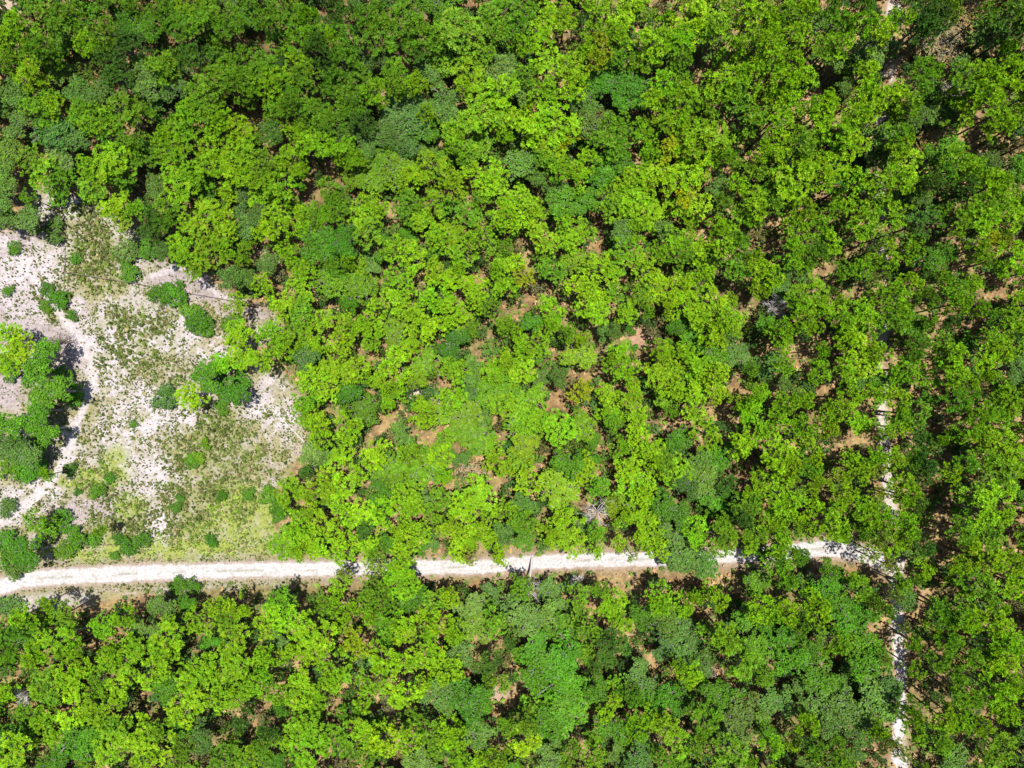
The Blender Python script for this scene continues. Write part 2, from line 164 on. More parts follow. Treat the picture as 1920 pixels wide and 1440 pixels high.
"""150,110,50 300,130,60 430,130,50 550,120,50 700,100,50 1040,90,60 1170,70,50 690,165,30 480,180,50 280,250,35 480,330,50 960,340,45 200,490,30 80,490,60 1140,150,30 570,460,45 720,640,50 850,640,30 1060,800,40 1230,650,40 1190,770,50 230,830,40 200,870,35 670,920,45 1190,430,25 110,580,30 30,690,30 580,270,25"""),
(480,1080,2.644,65,"""G130,110,70 P410,40,55 P700,30,90 P620,30,60 G350,150,55 P130,200,80 P60,240,70 P250,260,80 P310,320,90 P380,140,50 G560,110,60 O800,110,80 G900,120,60 P960,110,50 B1070,150,80 B1060,260,90 B1000,380,70 P900,240,60 P870,290,60 P990,280,60 P750,270,80 G640,230,70 Y490,350,75 P640,430,90 P720,420,70 P860,400,75 P400,470,90 P50,410,60 P200,550,90 P110,590,65 P360,530,70 P580,540,80 P720,580,90 P840,520,60 P960,470,70 P230,750,80 P260,850,100 P420,800,90 P540,800,90 P620,830,80 P740,820,70 G860,780,80 O1040,600,90 O1130,600,60 O1080,700,70 B1080,780,90 B900,580,70 G1180,230,70 D1150,420,70 G1220,540,45 P1200,900,70 P1000,800,50 P1020,910,70 G60,850,80 D60,780,50 G560,890,55 O130,650,40 P560,200,50 P470,170,45""",
"""220,130,40 20,200,35 60,40,40 150,40,50 270,60,40 490,60,40 540,50,40 10,350,30 100,460,40 240,460,35 480,300,25 690,670,50 790,450,35 710,490,30 870,600,45 1180,300,40 1200,360,30 1060,490,35 1190,590,60 1230,640,50 350,670,50 50,650,50 140,750,35 680,900,60 380,910,40 745,170,25 510,215,25 1140,30,40 600,650,30"""),
(960,1080,2.644,65,"""G50,60,60 B60,200,90 B140,190,80 O150,400,110 O250,380,90 O120,460,90 G340,90,60 G430,80,45 P500,150,70 P540,220,60 P740,100,65 P750,160,60 O650,200,60 P910,120,50 P1030,120,50 B780,230,80 B860,260,70 D500,380,90 D480,320,60 O240,270,80 G380,270,60 O240,560,100 O330,560,80 O260,680,110 O190,720,80 B640,510,85 B760,330,70 B850,380,80 B950,420,60 P890,510,65 P820,450,40 G1000,310,70 G1080,330,80 P1230,170,70 O1160,200,70 O1200,400,100 G1150,450,90 O1080,600,80 O1000,590,70 B1120,680,90 P460,680,40 P620,750,60 P700,700,70 P770,740,70 O500,740,80 B180,890,70 P60,830,80 G60,740,70 P870,830,80 G930,850,70 G1100,880,80 B1080,790,80 B640,870,90 G750,900,60 O420,560,60 G590,600,60 O740,600,80 O840,620,60 G300,860,50 G400,900,60 G960,700,80""",
"""660,350,40 680,420,45 970,170,40 640,110,30 620,50,50 810,60,50 520,40,60 30,550,45 10,450,40 80,520,35 990,480,40 1040,480,40 1090,90,50 400,110,30 490,270,30 240,745,25 1220,810,40 1170,590,30 310,880,35 1050,210,40 780,510,25 1120,50,60 1060,15,60 900,30,50 90,90,40"""),
(1440,1080,2.644,65,"""G100,30,60 O300,40,80 G450,60,70 P40,190,60 P100,180,60 P260,180,80 P220,110,60 O330,120,70 O470,170,70 G540,140,50 B650,40,50 B690,120,50 G600,190,40 O380,210,80 O60,320,80 O110,420,80 G350,340,80 T330,310,40 O460,350,80 O480,430,80 O540,420,60 O280,520,100 B540,600,100 B600,540,60 B240,620,80 B40,620,80 B360,660,90 P220,760,60 B300,740,60 B460,740,80 P40,870,60 G260,890,70 P570,780,50 S640,850,50 P740,340,45 P740,480,50 P720,690,60 P750,780,60 S690,900,45 G880,190,70 G960,200,80 G1060,60,80 P1230,40,70 G920,330,60 P1010,230,70 P1130,250,80 P1210,360,70 P1190,450,70 G1010,420,70 G960,500,60 P1160,600,80 P1230,540,60 P1200,690,60 G1030,620,80 P880,720,70 P980,740,60 P1080,770,45 G860,850,80 B920,880,60 G1180,850,70 G870,430,55 P760,20,30""",
"""760,120,80 860,110,50 760,200,70 860,390,50 820,510,50 760,590,60 820,640,60 1240,260,50 1080,700,45 1160,750,50 760,850,40 800,900,40 1060,370,25 780,340,30 110,690,45 480,840,50 500,920,50 30,40,50 120,100,40 1000,850,50 660,300,40 660,400,30 665,480,30 665,560,30 660,640,25"""),
]
TILES.append((0,0,1,25,'S1640,1034,24 S1668,1062,22 S1655,1002,26 G1694,1096,16 S1690,1120,14 P1668,975,24 S1705,1180,13 S1666,1240,12 S1700,1330,13 S1672,1395,14 G1460,1042,20 P1120,1030,16', ''))
# ---------------------------------------------------------------- plants, built once per variant as arrays
def norm(a): return a/(np.linalg.norm(a, axis=-1, keepdims=True)+1e-9)
def tufts(g, P, N, L, W, K, col, r, up=0.35, ctr=0.85):
    """stars of K kite-shaped blades round the points P, facing N"""
    T = len(P)
    ref = norm(r.normal(size=(T, 3))); U = norm(np.cross(N, ref)); Wv = np.cross(N, U)
    a = (np.arange(K)*2*math.pi/K)[None, :]+r.uniform(0, 6.28, (T, 1))+r.normal(0, .15, (T, K))
    d = np.cos(a)[..., None]*U[:, None, :]+np.sin(a)[..., None]*Wv[:, None, :]
    e = up+r.normal(0, .25, (T, K)); tip = d*np.cos(e)[..., None]+N[:, None, :]*np.sin(e)[..., None]
    perp = np.cross(np.broadcast_to(N[:, None, :], d.shape), d)
    Ls = (L*(1+r.normal(0, .18, (T, K))))[..., None] if np.isscalar(L) else (L[:, None]*(1+r.normal(0, .18, (T, K))))[..., None]
    Ws = Ls*W
    c = P[:, None, :]
    v = np.stack([np.broadcast_to(c, d.shape), c+tip*Ls*.55+perp*Ws, c+tip*Ls, c+tip*Ls*.55-perp*Ws], 2)
    n = T*K; Q = np.arange(n*4).reshape(n, 4)
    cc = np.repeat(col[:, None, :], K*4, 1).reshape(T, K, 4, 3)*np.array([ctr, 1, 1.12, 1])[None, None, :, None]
    g.add(v.reshape(-1, 3), Q, cc.reshape(-1, 3))
def leaves(g, P, N, S, col, r, asp=.6):
    T = len(P); ref = norm(r.normal(size=(T, 3))); U = norm(np.cross(N, ref)); Wv = np.cross(N, U)
    S = S[:, None]
    v = np.stack([P-U*S, P+Wv*S*asp, P+U*S, P-Wv*S*asp], 1)
    g.add(v.reshape(-1, 3), np.arange(T*4).reshape(T, 4), np.repeat(col, 4, 0))
PR = 2.2      # nominal crown radius
def pine(seed, hgt=11.0, nclump=20, sparse=1.0):
    """returns crown arrays, wood arrays"""
    r = np.random.default_rng(seed); g = Geo(); w = Geo()
    lean = r.normal(0, .12, 2); top = np.array([lean[0]*1.5, lean[1]*1.5, hgt-.5])
    base = np.array([0, 0, 0.]); mid = np.array([lean[0]*.8, lean[1]*.8, hgt*.5])
    white = np.array([1, 1, 1.])
    tube(w, [base, base+[0, 0, .4], mid, top*[1, 1, .82], top], [.22, .16, .13, .08, .03], 7, white)
    el = r.uniform(.8, 1.25); rot = r.uniform(0, 6.28)
    # clumps: jittered sunflower order over the crown's plan
    k = np.arange(nclump); rad = PR*.84*np.sqrt((k+.4)/nclump)*(1+r.normal(0, .10, nclump)); ang = k*2.39996+r.normal(0, .35, nclump)
    for i in range(nclump):
        if r.random() < .10*(2-sparse): continue
        x = rad[i]*math.cos(ang[i])*el; y = rad[i]*math.sin(ang[i])/el
        x, y = x*math.cos(rot)-y*math.sin(rot)+top[0], x*math.sin(rot)+y*math.cos(rot)+top[1]
        q = min(1.0, rad[i]/PR)
        z = hgt-.35-2.0*q*q-r.uniform(0, 1.3)
        c = np.array([x, y, z]); cr = r.uniform(.36, .70)
        nt = max(5, int(12*cr*cr/.30*sparse))
        u = r.random(nt); ph = r.uniform(0, 6.28, nt); ct = 1-u*1.15; s = np.sqrt(np.clip(1-ct*ct, 0, 1))
        D = np.stack([s*np.cos(ph), s*np.sin(ph), ct], 1)
        P = c+D*np.array([cr, cr, cr*.62])
        N = norm(D+np.array([0, 0, .7])+r.normal(0, .25, (nt, 3)))
        shade = (1+r.normal(0, .10))*(1+r.normal(0, .12, (nt, 1)))
        hue = np.stack([1+r.normal(0, .10, nt), np.ones(nt), 1+r.normal(0, .2, nt)], 1)
        tufts(g, P, N, r.uniform(.26, .38, nt), .15, 12, np.clip(shade*hue, .3, 1.8), r, up=.62, ctr=.72)  # blade bases darker: older needles, and shade inside the tuft painted in
        # limb to the clump
        z0 = max(hgt*.45, z-.9-.35*rad[i]); t0 = np.array([mid[0]+(top[0]-mid[0])*.6, mid[1]+(top[1]-mid[1])*.6, z0])
        tube(w, [t0, (t0+c)/2+[0, 0, .12], c], [.06, .045, .02], 4, white)
    # lower dead stubs
    for i in range(5):
        z0 = r.uniform(hgt*.35, hgt*.62); a = r.uniform(0, 6.28); ln = r.uniform(.4, 1.1)
        p = np.array([mid[0], mid[1], z0]); tube(w, [p, p+[ln*math.cos(a), ln*math.sin(a), .1]], [.03, .012], 4, white)
    return g.arr(), w.arr()
def broadleaf(seed, hgt=7.0, nl=3200, size=.128, lumps=16, flat=.7, sparse=1.0, low=False):
    r = np.random.default_rng(seed); g = Geo(); w = Geo(); white = np.array([1, 1, 1.])
    el = r.uniform(.82, 1.2); rot = r.uniform(0, 6.28)
    zc = hgt-PR*flat if not low else hgt*.35
    k = np.arange(lumps); rad = PR*.78*np.sqrt((k+.2)/lumps)*(1+r.normal(0, .10, lumps)); ang = k*2.39996+r.normal(0, .4, lumps)
    cs = []
    fork = np.array([r.normal(0, .1), r.normal(0, .1), zc*.45 if not low else .15])
    tube(w, [[0, 0, 0], [0, 0, .3], fork], [.22, .16, .13] if not low else [.08, .07, .05], 7, white)
    for i in range(lumps):
        x = rad[i]*math.cos(ang[i])*el; y = rad[i]*math.sin(ang[i])/el
        x, y = x*math.cos(rot)-y*math.sin(rot), x*math.sin(rot)+y*math.cos(rot)
        q = min(1, rad[i]/PR); z = zc+PR*flat*math.sqrt(1-q*q)*.75-r.uniform(0, .35)
        cr = r.uniform(.55, .95); c = np.array([x, y, z]); m = int(nl/lumps*cr*cr/.56)
        u = r.random(m); ph = r.uniform(0, 6.28, m); ct = 1-u*1.35; s = np.sqrt(np.clip(1-ct*ct, 0, 1))
        D = np.stack([s*np.cos(ph), s*np.sin(ph), ct], 1)
        # twig clusters: snap leaves partly on to sub-clusters to open small dark gaps
        ns = max(5, m//9); sub = D[r.integers(0, m, ns)]; j = r.integers(0, ns, m)
        D2 = norm(sub[j]+r.normal(0, .16, (m, 3)))
        P = c+D2*np.array([cr, cr, cr*.75])*r.uniform(.66, 1.10, (m, 1))
        N = norm(D2*.5+np.array([0, 0, .55])+r.normal(0, .42, (m, 3)))
        shade = (1+r.normal(0, .09))*(1+r.normal(0, .10, ns))[j][:, None]*(1+r.normal(0, .14, (m, 1)))
        hue = np.stack([1+r.normal(0, .12, m), np.ones(m), 1+r.normal(0, .2, m)], 1)
        leaves(g, P, N, size*r.uniform(.7, 1.25, m), np.clip(shade*hue, .3, 1.9), r)
        midp = (fork+c)/2+[0, 0, .2]
        tube(w, [fork, midp, c+[0, 0, cr*.45]], [.08, .05, .02] if not low else [.03, .02, .01], 4, white)
        for b in range(3):
            a = r.uniform(0, 6.28); e = c+np.array([math.cos(a)*cr*.9, math.sin(a)*cr*.9, cr*r.uniform(.3, .75)])
            tube(w, [c-[0, 0, .1], e], [.028, .012], 4, white)
    return g.arr(), w.arr()
NP_, NS_, NB_, NL_, NT_, NH_ = 14, 4, 9, 5, 4, 6
VAR = {}
VAR['pine'] = [pine(100+i, nclump=int(random.uniform(15, 25))) for i in range(NP_)]
VAR['sparse'] = [pine(200+i, nclump=17, sparse=.55) for i in range(NS_)]
VAR['oak'] = [broadleaf(300+i, lumps=random.randint(13, 20)) for i in range(NB_)]
VAR['lime'] = [broadleaf(400+i, lumps=random.randint(14, 22), size=.14, nl=3000, flat=.75) for i in range(NL_)]
VAR['thin'] = [broadleaf(500+i, lumps=15, nl=1300, size=.12) for i in range(NT_)]
VAR['sapling'] = [broadleaf(700+i, hgt=3.4, lumps=9, nl=620, size=.19, flat=.6) for i in range(4)]
VAR['bush'] = [broadleaf(600+i, hgt=2.6, lumps=14, nl=2300, size=.13, flat=.5, low=True) for i in range(NH_)]
NOMH = dict(pine=11., sparse=11., oak=7., lime=7., thin=7., bush=2.6, sapling=3.4)
MESH = {}
for k, lst in VAR.items():
    wood = PINE_BARK if k in ('pine', 'sparse') else OAK_BARK
    for i, (cr, tr) in enumerate(lst):
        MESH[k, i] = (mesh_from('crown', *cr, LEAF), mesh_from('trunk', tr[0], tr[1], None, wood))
# measured plan radius of each crown, so a scale gives the radius wanted
RAD = {(k, i): float(np.percentile(np.hypot(v[0][0][:, 0], v[0][0][:, 1]), 96)) for k, l in VAR.items() for i, v in enumerate(l)}
# leaf colours by kind letter (linear); D is pine green with shade painted in
LC = dict(P=(.152, .305, .006), G=(.100, .220, .009), D=(.050, .120, .012), Y=(.215, .275, .006), S=(.17, .24, .025),
          O=(.066, .180, .009), B=(.085, .170, .026), L=(.108, .215, .007), T=(.26, .20, .085))
LOOK = dict(P='bright lime', G='mid green', D='shade-tinted green', Y='yellowing', S='thin pale',
            O='deep green', B='greyish', L='lime', T='brownish')
SHAPE = dict(P='pine', G='pine', D='pine', Y='pine', S='sparse', O='oak', B='oak', L='lime', T='thin')
# ---------------------------------------------------------------- ground: one sheet, its own soil and grass colours
ROAD_T = [(-260,1190),(-120,1135),(0,1086),(50,1073),(100,1069),(200,1063),(300,1060),(400,1058),(500,1056),(640,1055),(800,1051),(900,1050),(1000,1043),(1100,1037),(1200,1036),(1300,1034),(1400,1029),(1480,1021),(1540,1013),(1600,1018),(1650,1036),(1684,1060)]
ROAD_B = [(-260,1222),(-120,1166),(0,1114),(50,1100),(100,1096),(200,1091),(300,1087),(400,1083),(500,1081),(640,1079),(800,1076),(900,1075),(1000,1068),(1100,1063),(1200,1062),(1300,1059),(1400,1053),(1480,1048),(1540,1043),(1600,1048),(1650,1066),(1684,1090)]
TRAIL = [(1684,1055,11),(1680,1100,9),(1682,1150,11),(1684,1200,12),(1688,1260,11),(1688,1320,9),(1688,1380,13),(1688,1440,15),(1690,1700,16)]
TRAILN = [(1684,1060,14),(1674,960,9),(1660,880,11),(1662,840,10),(1655,780,11),(1655,680,9),(1655,520,10),(1656,440,9),(1648,300,8),(1660,160,14),(1678,0,13),(1682,-200,12)]
PATHS = [[(-40,425,6),(30,470,7),(70,530,7),(110,590,7),(150,640,8),(178,700,8),(150,780,6),(128,850,6),(100,900,6),(50,945,8),(-20,985,10)],[(130,375,6),(185,372,6),(200,410,4)],[(285,515,5),(350,500,6),(420,560,4),(520,560,3)]]
FIELD = [(-300,425),(0,428),(45,432),(80,440),(55,360),(90,345),(135,368),(190,366),(225,392),(262,430),(275,480),(330,498),(385,515),(430,550),(520,590),(525,640),(440,650),(520,692),(560,725),(572,840),(530,900),(505,930),(512,985),(530,1040),(640,1052),(640,1088),(300,1112),(0,1150),(-300,1240)]
def seg_dist(px, py, pts):
    d = np.full(px.shape, 1e9); wid = np.zeros(px.shape)
    for (x0, y0, w0), (x1, y1, w1) in zip(pts[:-1], pts[1:]):
        dx, dy = x1-x0, y1-y0; t = np.clip(((px-x0)*dx+(py-y0)*dy)/(dx*dx+dy*dy), 0, 1)
        q = np.hypot(px-x0-t*dx, py-y0-t*dy); m = q < d; d = np.where(m, q, d); wid = np.where(m, w0+t*(w1-w0), wid)
    return d, wid
def poly_sd(px, py, poly):
    """signed distance, negative inside"""
    d = np.full(px.shape, 1e9); ins = np.zeros(px.shape, bool); n = len(poly)
    for i in range(n):
        x0, y0 = poly[i]; x1, y1 = poly[(i+1) % n]; dx, dy = x1-x0, y1-y0
        t = np.clip(((px-x0)*dx+(py-y0)*dy)/(dx*dx+dy*dy), 0, 1); d = np.minimum(d, np.hypot(px-x0-t*dx, py-y0-t*dy))
        if dy != 0:
            c = ((y0 > py) != (y1 > py)) & (px < (x1-x0)*(py-y0)/dy+x0); ins ^= c
    return np.where(ins, -d, d)
def road_sd(px, py):
    """signed distance from the road's edges, in pixels of the photo, and position across (0 top, 1 bottom)"""
    tx = np.array([p[0] for p in ROAD_T], float); t = np.interp(px, tx, [p[1] for p in ROAD_T]); b = np.interp(px, tx, [p[1] for p in ROAD_B])
    out = np.maximum(np.maximum(t-py, py-b), np.where(px > 1684, px-1684, -1e3))
    return out, (py-t)/(b-t)
# patches inside the field: x, y, rx, ry, kind, strength
PATCH = [(300,765,85,50,'w',1.0),(200,700,50,40,'w',.9),(205,640,60,70,'w',.7),(240,800,60,45,'w',.9),(330,620,90,50,'w',.55),(395,665,40,25,'w',.7),
 (540,780,45,40,'w',.7),(480,760,40,25,'w',.7),(525,715,40,20,'w',.6),(60,520,75,60,'w',.75),(75,560,60,40,'w',.6),(110,390,45,25,'w',.8),(235,445,25,18,'w',1.),(135,377,30,18,'w',.9),
 (145,590,20,30,'w',.8),(240,870,22,50,'w',.6),(265,920,12,20,'w',.9),(298,990,16,35,'w',1.0),(70,925,50,25,'w',1.0),(130,850,14,60,'w',.9),(20,960,50,25,'w',.7),(300,890,50,40,'w',.55),
 (460,520,55,14,'k',.6),(340,520,60,22,'k',.9),(380,548,40,14,'k',.9),(20,560,70,90,'k',.9),(70,640,60,40,'k',.9),(10,450,60,40,'k',1.0),(140,655,30,40,'k',.9),(155,585,16,22,'k',.8),(480,740,30,30,'k',.7),(150,960,60,22,'k',.6),(15,730,30,40,'k',.9),(230,905,18,30,'k',.6),(475,585,60,14,'k',.5),(200,960,40,16,'k',.6),
 (160,425,50,70,'g',.9),(180,490,45,40,'g',.8),(190,530,40,25,'g',.7),(100,555,45,20,'g',.7),(115,585,35,22,'g',.8),(250,620,55,45,'g',.95),(250,660,60,40,'g',.95),(285,600,50,30,'g',.7),
 (400,820,75,40,'g',.9),(370,850,70,50,'g',.85),(440,870,70,50,'g',.8),(420,930,70,50,'g',.9),(340,960,50,60,'g',.9),(400,780,50,30,'g',.6),(520,870,40,25,'g',.4),(160,820,45,30,'g',.5),(180,900,50,30,'g',.9),(230,975,60,40,'g',.8),(330,700,60,30,'g',.35),(510,760,30,30,'g',.4),(330,580,40,15,'g',.4),(420,610,50,40,'s',.8),(300,545,40,14,'s',.7),(180,525,25,15,'s',.8),
 (200,890,45,25,'l',.8),(245,945,30,25,'l',.9),(460,950,60,45,'l',1.0),(440,1000,90,30,'l',1.0),(330,1030,180,22,'l',1.0),(160,1035,90,18,'l',.9),(500,1000,50,40,'l',.9),(215,860,30,20,'l',.7),(140,900,30,25,'l',.6)]
def ground_zones(px, py):
    X = (px-960)/12.1; Y = (py-720)/12.1
    wx = px+(fbm(X, Y, 2.2, 3, 3.1)-.5)*26; wy = py+(fbm(X, Y, 2.2, 3, 8.7)-.5)*26
    fieldm = 1-sst(-8, 10, poly_sd(wx, wy, FIELD))
    z = {}
    for k in 'wkgsl':
        m = np.zeros(px.shape)
        for (x, y, rx, ry, kk, s) in PATCH:
            if kk == k: m = np.maximum(m, s*np.clip(1.35-np.hypot((wx-x)/rx, (wy-y)/ry), 0, 1))
        z[k] = np.clip(m*1.5, 0, 1)
    return fieldm, z
def path_near(px, py):
    X = (px-960)/12.1; Y = (py-720)/12.1; w_ = (fbm(X, Y, 1.5, 3, 66.)-.5)*16; o = np.full(np.shape(px), 9.)
    for p_ in PATHS:
        d, w = seg_dist(px+w_, py-w_, p_); o = np.minimum(o, d/w)
    return o
def mix(a, b, t): return a*(1-t[..., None])+np.asarray(b)[None, :]*t[..., None] if np.ndim(b) == 1 else a*(1-t[..., None])+b*t[..., None]
def ground_color(px, py):
    X = (px-960)/12.1; Y = (py-720)/12.1
    n1 = fbm(X, Y, 6, 4, 1.3); n2 = fbm(X, Y, 1.0, 4, 5.5); n3 = fbm(X, Y, .45, 3, 12.2); n4 = fbm(X, Y, 14, 3, 21.)
    litter = mix(mix(np.tile(np.array([.47, .33, .14]), px.shape+(1,)), (.37, .235, .10), sst(.40, .62, n1)), (.27, .16, .10), sst(.52, .72, n2)*.6)
    litter = mix(litter, (.56, .40, .27), sst(.60, .75, n3)*.5)
    litter = mix(litter, (.17, .21, .06), sst(.50, .68, n4)*.5)
    litter = mix(litter, (.16, .10, .065), sst(.50, .62, fbm(X, Y, .7, 3, 71.))*.5)
    fm, z = ground_zones(px, py)
    # in the field: buff sand with straw, then the patches
    field = mix(np.tile(np.array([.47, .41, .34]), px.shape+(1,)), (.36, .33, .17), sst(.42, .56, n2))
    field = mix(field, (.54, .49, .46), sst(.50, .66, n1)*.7)
    speck = sst(.42, .62, n3)
    field = mix(field, (.30, .31, .12), np.clip(z['g']*(.35+.75*sst(.35, .60, n2)), 0, 1)*.85)
    field = mix(field, (.42, .30, .14), z['s']*.6*sst(.3, .6, n2))
    field = mix(field, (.47, .39, .40), np.clip(z['k']*1.1, 0, 1)*(.75+.25*speck))
    field = mix(field, (.63, .565, .58), np.clip(z['w']*1.2, 0, 1)*(1-.60*sst(.44, .60, n2)))
    field = mix(field, (.34, .40, .085), np.clip(z['l'], 0, 1)*(.55+.45*sst(.35, .6, n2)))
    pd = path_near(px, py)
    field = mix(field, (.66, .60, .605), (1-sst(.6, 1.5, pd+(n3-.5)*.8))*.8)
    c = mix(litter, field, fm)
    # verge and road
    jit = (fbm(X, Y, .9, 3, 40.)-.5)*9; rd, t = road_sd(px, py)
    vg = 1-sst(6, 24, rd+jit*1.5)
    vcol = mix(np.tile(np.array([.36, .27, .19]), px.shape+(1,)), (.25, .26, .09), sst(.42, .6, n1)*.75)
    vcol = mix(vcol, (.46, .36, .31), 1-sst(3, 9, rd+jit*.6))
    c = mix(c, vcol, vg*.7)
    r = 1-sst(-2.6, 2.2, rd+jit*.75)
    rc = mix(np.tile(np.array([.72, .70, .71]), px.shape+(1,)), (.62, .58, .57), sst(.44, .62, n2)*.5)
    rut = np.exp(-((t-.27)/.09)**2)+np.exp(-((t-.77)/.09)**2); rc = mix(rc, (.62, .58, .57), np.clip(rut, 0, 1)*(.4+.6*sst(.35, .6, fbm(X*.3, Y, 1.5, 3, 33.)))*.7)
    rc = mix(rc, (.40, .34, .30), sst(.60, .70, n3)*.35)
    ctr = np.exp(-((t-.52)/.10)**2)*sst(.46, .60, fbm(X*.35, Y*1.2, 1.0, 4, 60.))*np.where(px < 60, .2, 1)
    rc = mix(rc, (.42, .40, .33), np.clip(ctr, 0, 1)*.9)
    c = mix(c, rc, r)
    for pts, k, col in ((TRAIL, 1.0, (.70, .65, .66)), (TRAILN, .8, (.66, .60, .54))):
        d, w = seg_dist(px+jit*.8, py, pts)
        fade = sst(.36, .56, fbm(X, Y, 3.0, 2, 90.)) if pts is TRAILN else 1-.75*sst(.52, .62, fbm(X, Y, .8, 3, 95.))  # south trail broken by leaf litter and shade dapples painted into the colour
        c = mix(c, (.50, .40, .30), (1-sst(1.0, 1.9, d/w))*.7*fade)
        c = mix(c, col, (1-sst(.75, 1.15, d/w+(n3-.5)*.5))*k*fade)
    # the small bare spots inside the wood
    for (x, y, rx, ry, col) in ((780,738,17,15,(.60,.50,.40)),(1200,632,22,22,(.50,.31,.20)),(1525,178,22,14,(.52,.32,.18)),(935,1301,20,12,(.50,.36,.27)),(500,478,26,22,(.55,.38,.25)),(1660,130,20,14,(.62,.55,.50)),(25,10,35,18,(.58,.45,.34)),(1080,400,1,1,(.5,.4,.3)),(985,905,6,6,(.5,.34,.28)),(1825,395,1,1,(.5,.3,.2))):
        q = np.hypot((px-x+jit)/rx, (py-y+jit)/ry); c = mix(c, col, 1-sst(.8, 1.25, q))
    return np.clip(c*.62*(1+(n3[..., None]-.5)*.30), 0, .6)
def axis(a, b, step, far):
    inner = np.arange(a, b+step, step); o = [inner]
    lo = []; v = a; s = step
    while v > -far: s *= 1.35; v -= s; lo.append(v)
    hi = []; v = inner[-1]; s = step
    while v < far: s *= 1.35; v += s; hi.append(v)
    return np.concatenate([lo[::-1], inner, hi])
gx = axis(-96, 96, .2, 1500); gy = axis(-74, 74, .2, 1500)
GX, GY = np.meshgrid(gx, gy)
relief = (fbm(GX, GY, 9, 3, 2.)-.5)*.35+(fbm(GX, GY, 1.1, 3, 7.)-.5)*.10
PX, PY = 960+GX*F/H, 720-GY*F/H
rdist, _ = road_sd(PX, PY)
relief = relief*np.clip(sst(-5, 60, rdist), .12, 1)*np.exp(-np.maximum(0, np.hypot(GX, GY)-300)/400)
GC = ground_color(PX, PY)
V = np.stack([GX, GY, relief], -1).reshape(-1, 3)
ny, nx = GX.shape; idx = np.arange(ny*nx).reshape(ny, nx)
Q = np.stack([idx[:-1, :-1], idx[:-1, 1:], idx[1:, 1:], idx[1:, :-1]], -1).reshape(-1, 4)
gm, n, l = new_mat('soil_and_litter')
at = n.new('ShaderNodeAttribute'); at.attribute_name = 'tint'
tc = n.new('ShaderNodeTexCoord')
no = n.new('ShaderNodeTexNoise'); no.inputs['Scale'].default_value = 2.4; no.inputs['Detail'].default_value = 8; no.inputs['Roughness'].default_value = .75
mr = n.new('ShaderNodeMapRange'); mr.inputs[1].default_value = .30; mr.inputs[2].default_value = .70; mr.inputs[3].default_value = .50; mr.inputs[4].default_value = 1.22
mul = n.new('ShaderNodeMix'); mul.data_type = 'RGBA'; mul.blend_type = 'MULTIPLY'; mul.inputs[0].default_value = 1
p = n.new('ShaderNodeBsdfPrincipled'); p.inputs['Roughness'].default_value = .95; p.inputs['Specular IOR Level'].default_value = .15
bp = n.new('ShaderNodeBump'); bp.inputs['Strength'].default_value = .6; bp.inputs['Distance'].default_value = .08
o = n.new('ShaderNodeOutputMaterial')
l.new(tc.outputs['Object'], no.inputs['Vector']); l.new(no.outputs[0], mr.inputs[0]); l.new(at.outputs['Color'], mul.inputs[6]); l.new(mr.outputs[0], mul.inputs[7])
l.new(mul.outputs[2], p.inputs['Base Color']); l.new(no.outputs[0], bp.inputs['Height']); l.new(bp.outputs[0], p.inputs['Normal']); l.new(p.outputs[0], o.inputs[0])
ground = link('ground', mesh_from('ground', V, Q, GC.reshape(-1, 3), gm, True)); tag(ground, kind='structure')
ground['label'] = 'sandy ground with orange pine litter, white sand clearing and a pale sand road'
# ---------------------------------------------------------------- where every crown of the photograph stands
crowns, gaps = [], []
for ox, oy, sc, dr, cs, gs in TILES:
    for w in cs.split():
        x, y, r = [float(v) for v in w[1:].split(',')]
        kk = w[0]
        if kk == 'L' and oy+y/sc < 160: kk = random.choice('LPG')
        elif kk == 'L' and random.random() < .4: kk = 'P'
        crowns.append([kk, ox+x/sc, oy+y/sc, r/sc])
    for w in gs.split():
        x, y, r = [float(v) for v in w.split(',')]; gaps.append((ox+x/sc, oy+y/sc, r/sc*.72))
CA = np.array([c[1:] for c in crowns]); GA = np.array(gaps)
def in_field(x, y):
    return float(poly_sd(np.array([x], float), np.array([y], float), FIELD)[0])
def near_road(x, y):
    rd = float(road_sd(np.array([float(x)]), np.array([float(y)]))[0][0])
    d, w = seg_dist(np.array([float(x)]), np.array([float(y)]), TRAIL); return min(rd, float(d[0]-w[0]))
# fill what the list leaves open between its crowns
fill = []; pts = [tuple(c[1:]) for c in crowns]
arrp = np.array(pts)
for tries in range(14000):
    x = random.uniform(-260, 2180); y = random.uniform(-240, 1680)
    inside = -20 < x < 1940 and -20 < y < 1460
    r = random.uniform(15, 27) if inside else random.uniform(24, 34)
    A = np.array(fill)[:, 1:4].astype(float) if fill else np.zeros((0, 3))
    if len(A) and np.any(np.hypot(A[:, 0]-x, A[:, 1]-y) < (A[:, 2]+r)*(.62 if inside else .85)): continue
    if np.any(np.hypot(CA[:, 0]-x, CA[:, 1]-y) < CA[:, 2]*.72+r*.55): continue
    if np.any(np.hypot(GA[:, 0]-x, GA[:, 1]-y) < GA[:, 2]+r*.75): continue
    if in_field(x, y) < 14+r*.3: continue
    if near_road(x, y) < (6+r*.5 if y < 1060 else 20+r*.5): continue
    j = int(np.argmin(np.hypot(CA[:, 0]-x, CA[:, 1]-y)))
    k = crowns[j][0]; k = {'Y': 'P', 'T': 'B', 'S': 'P'}.get(k, k)
    if random.random() < .30: k = random.choice('GOB')
    fill.append((k, x, y, r))
def noise1(x, y): return float(fbm(np.array([x/12.]), np.array([y/12.]), 9, 3, 77.)[0])
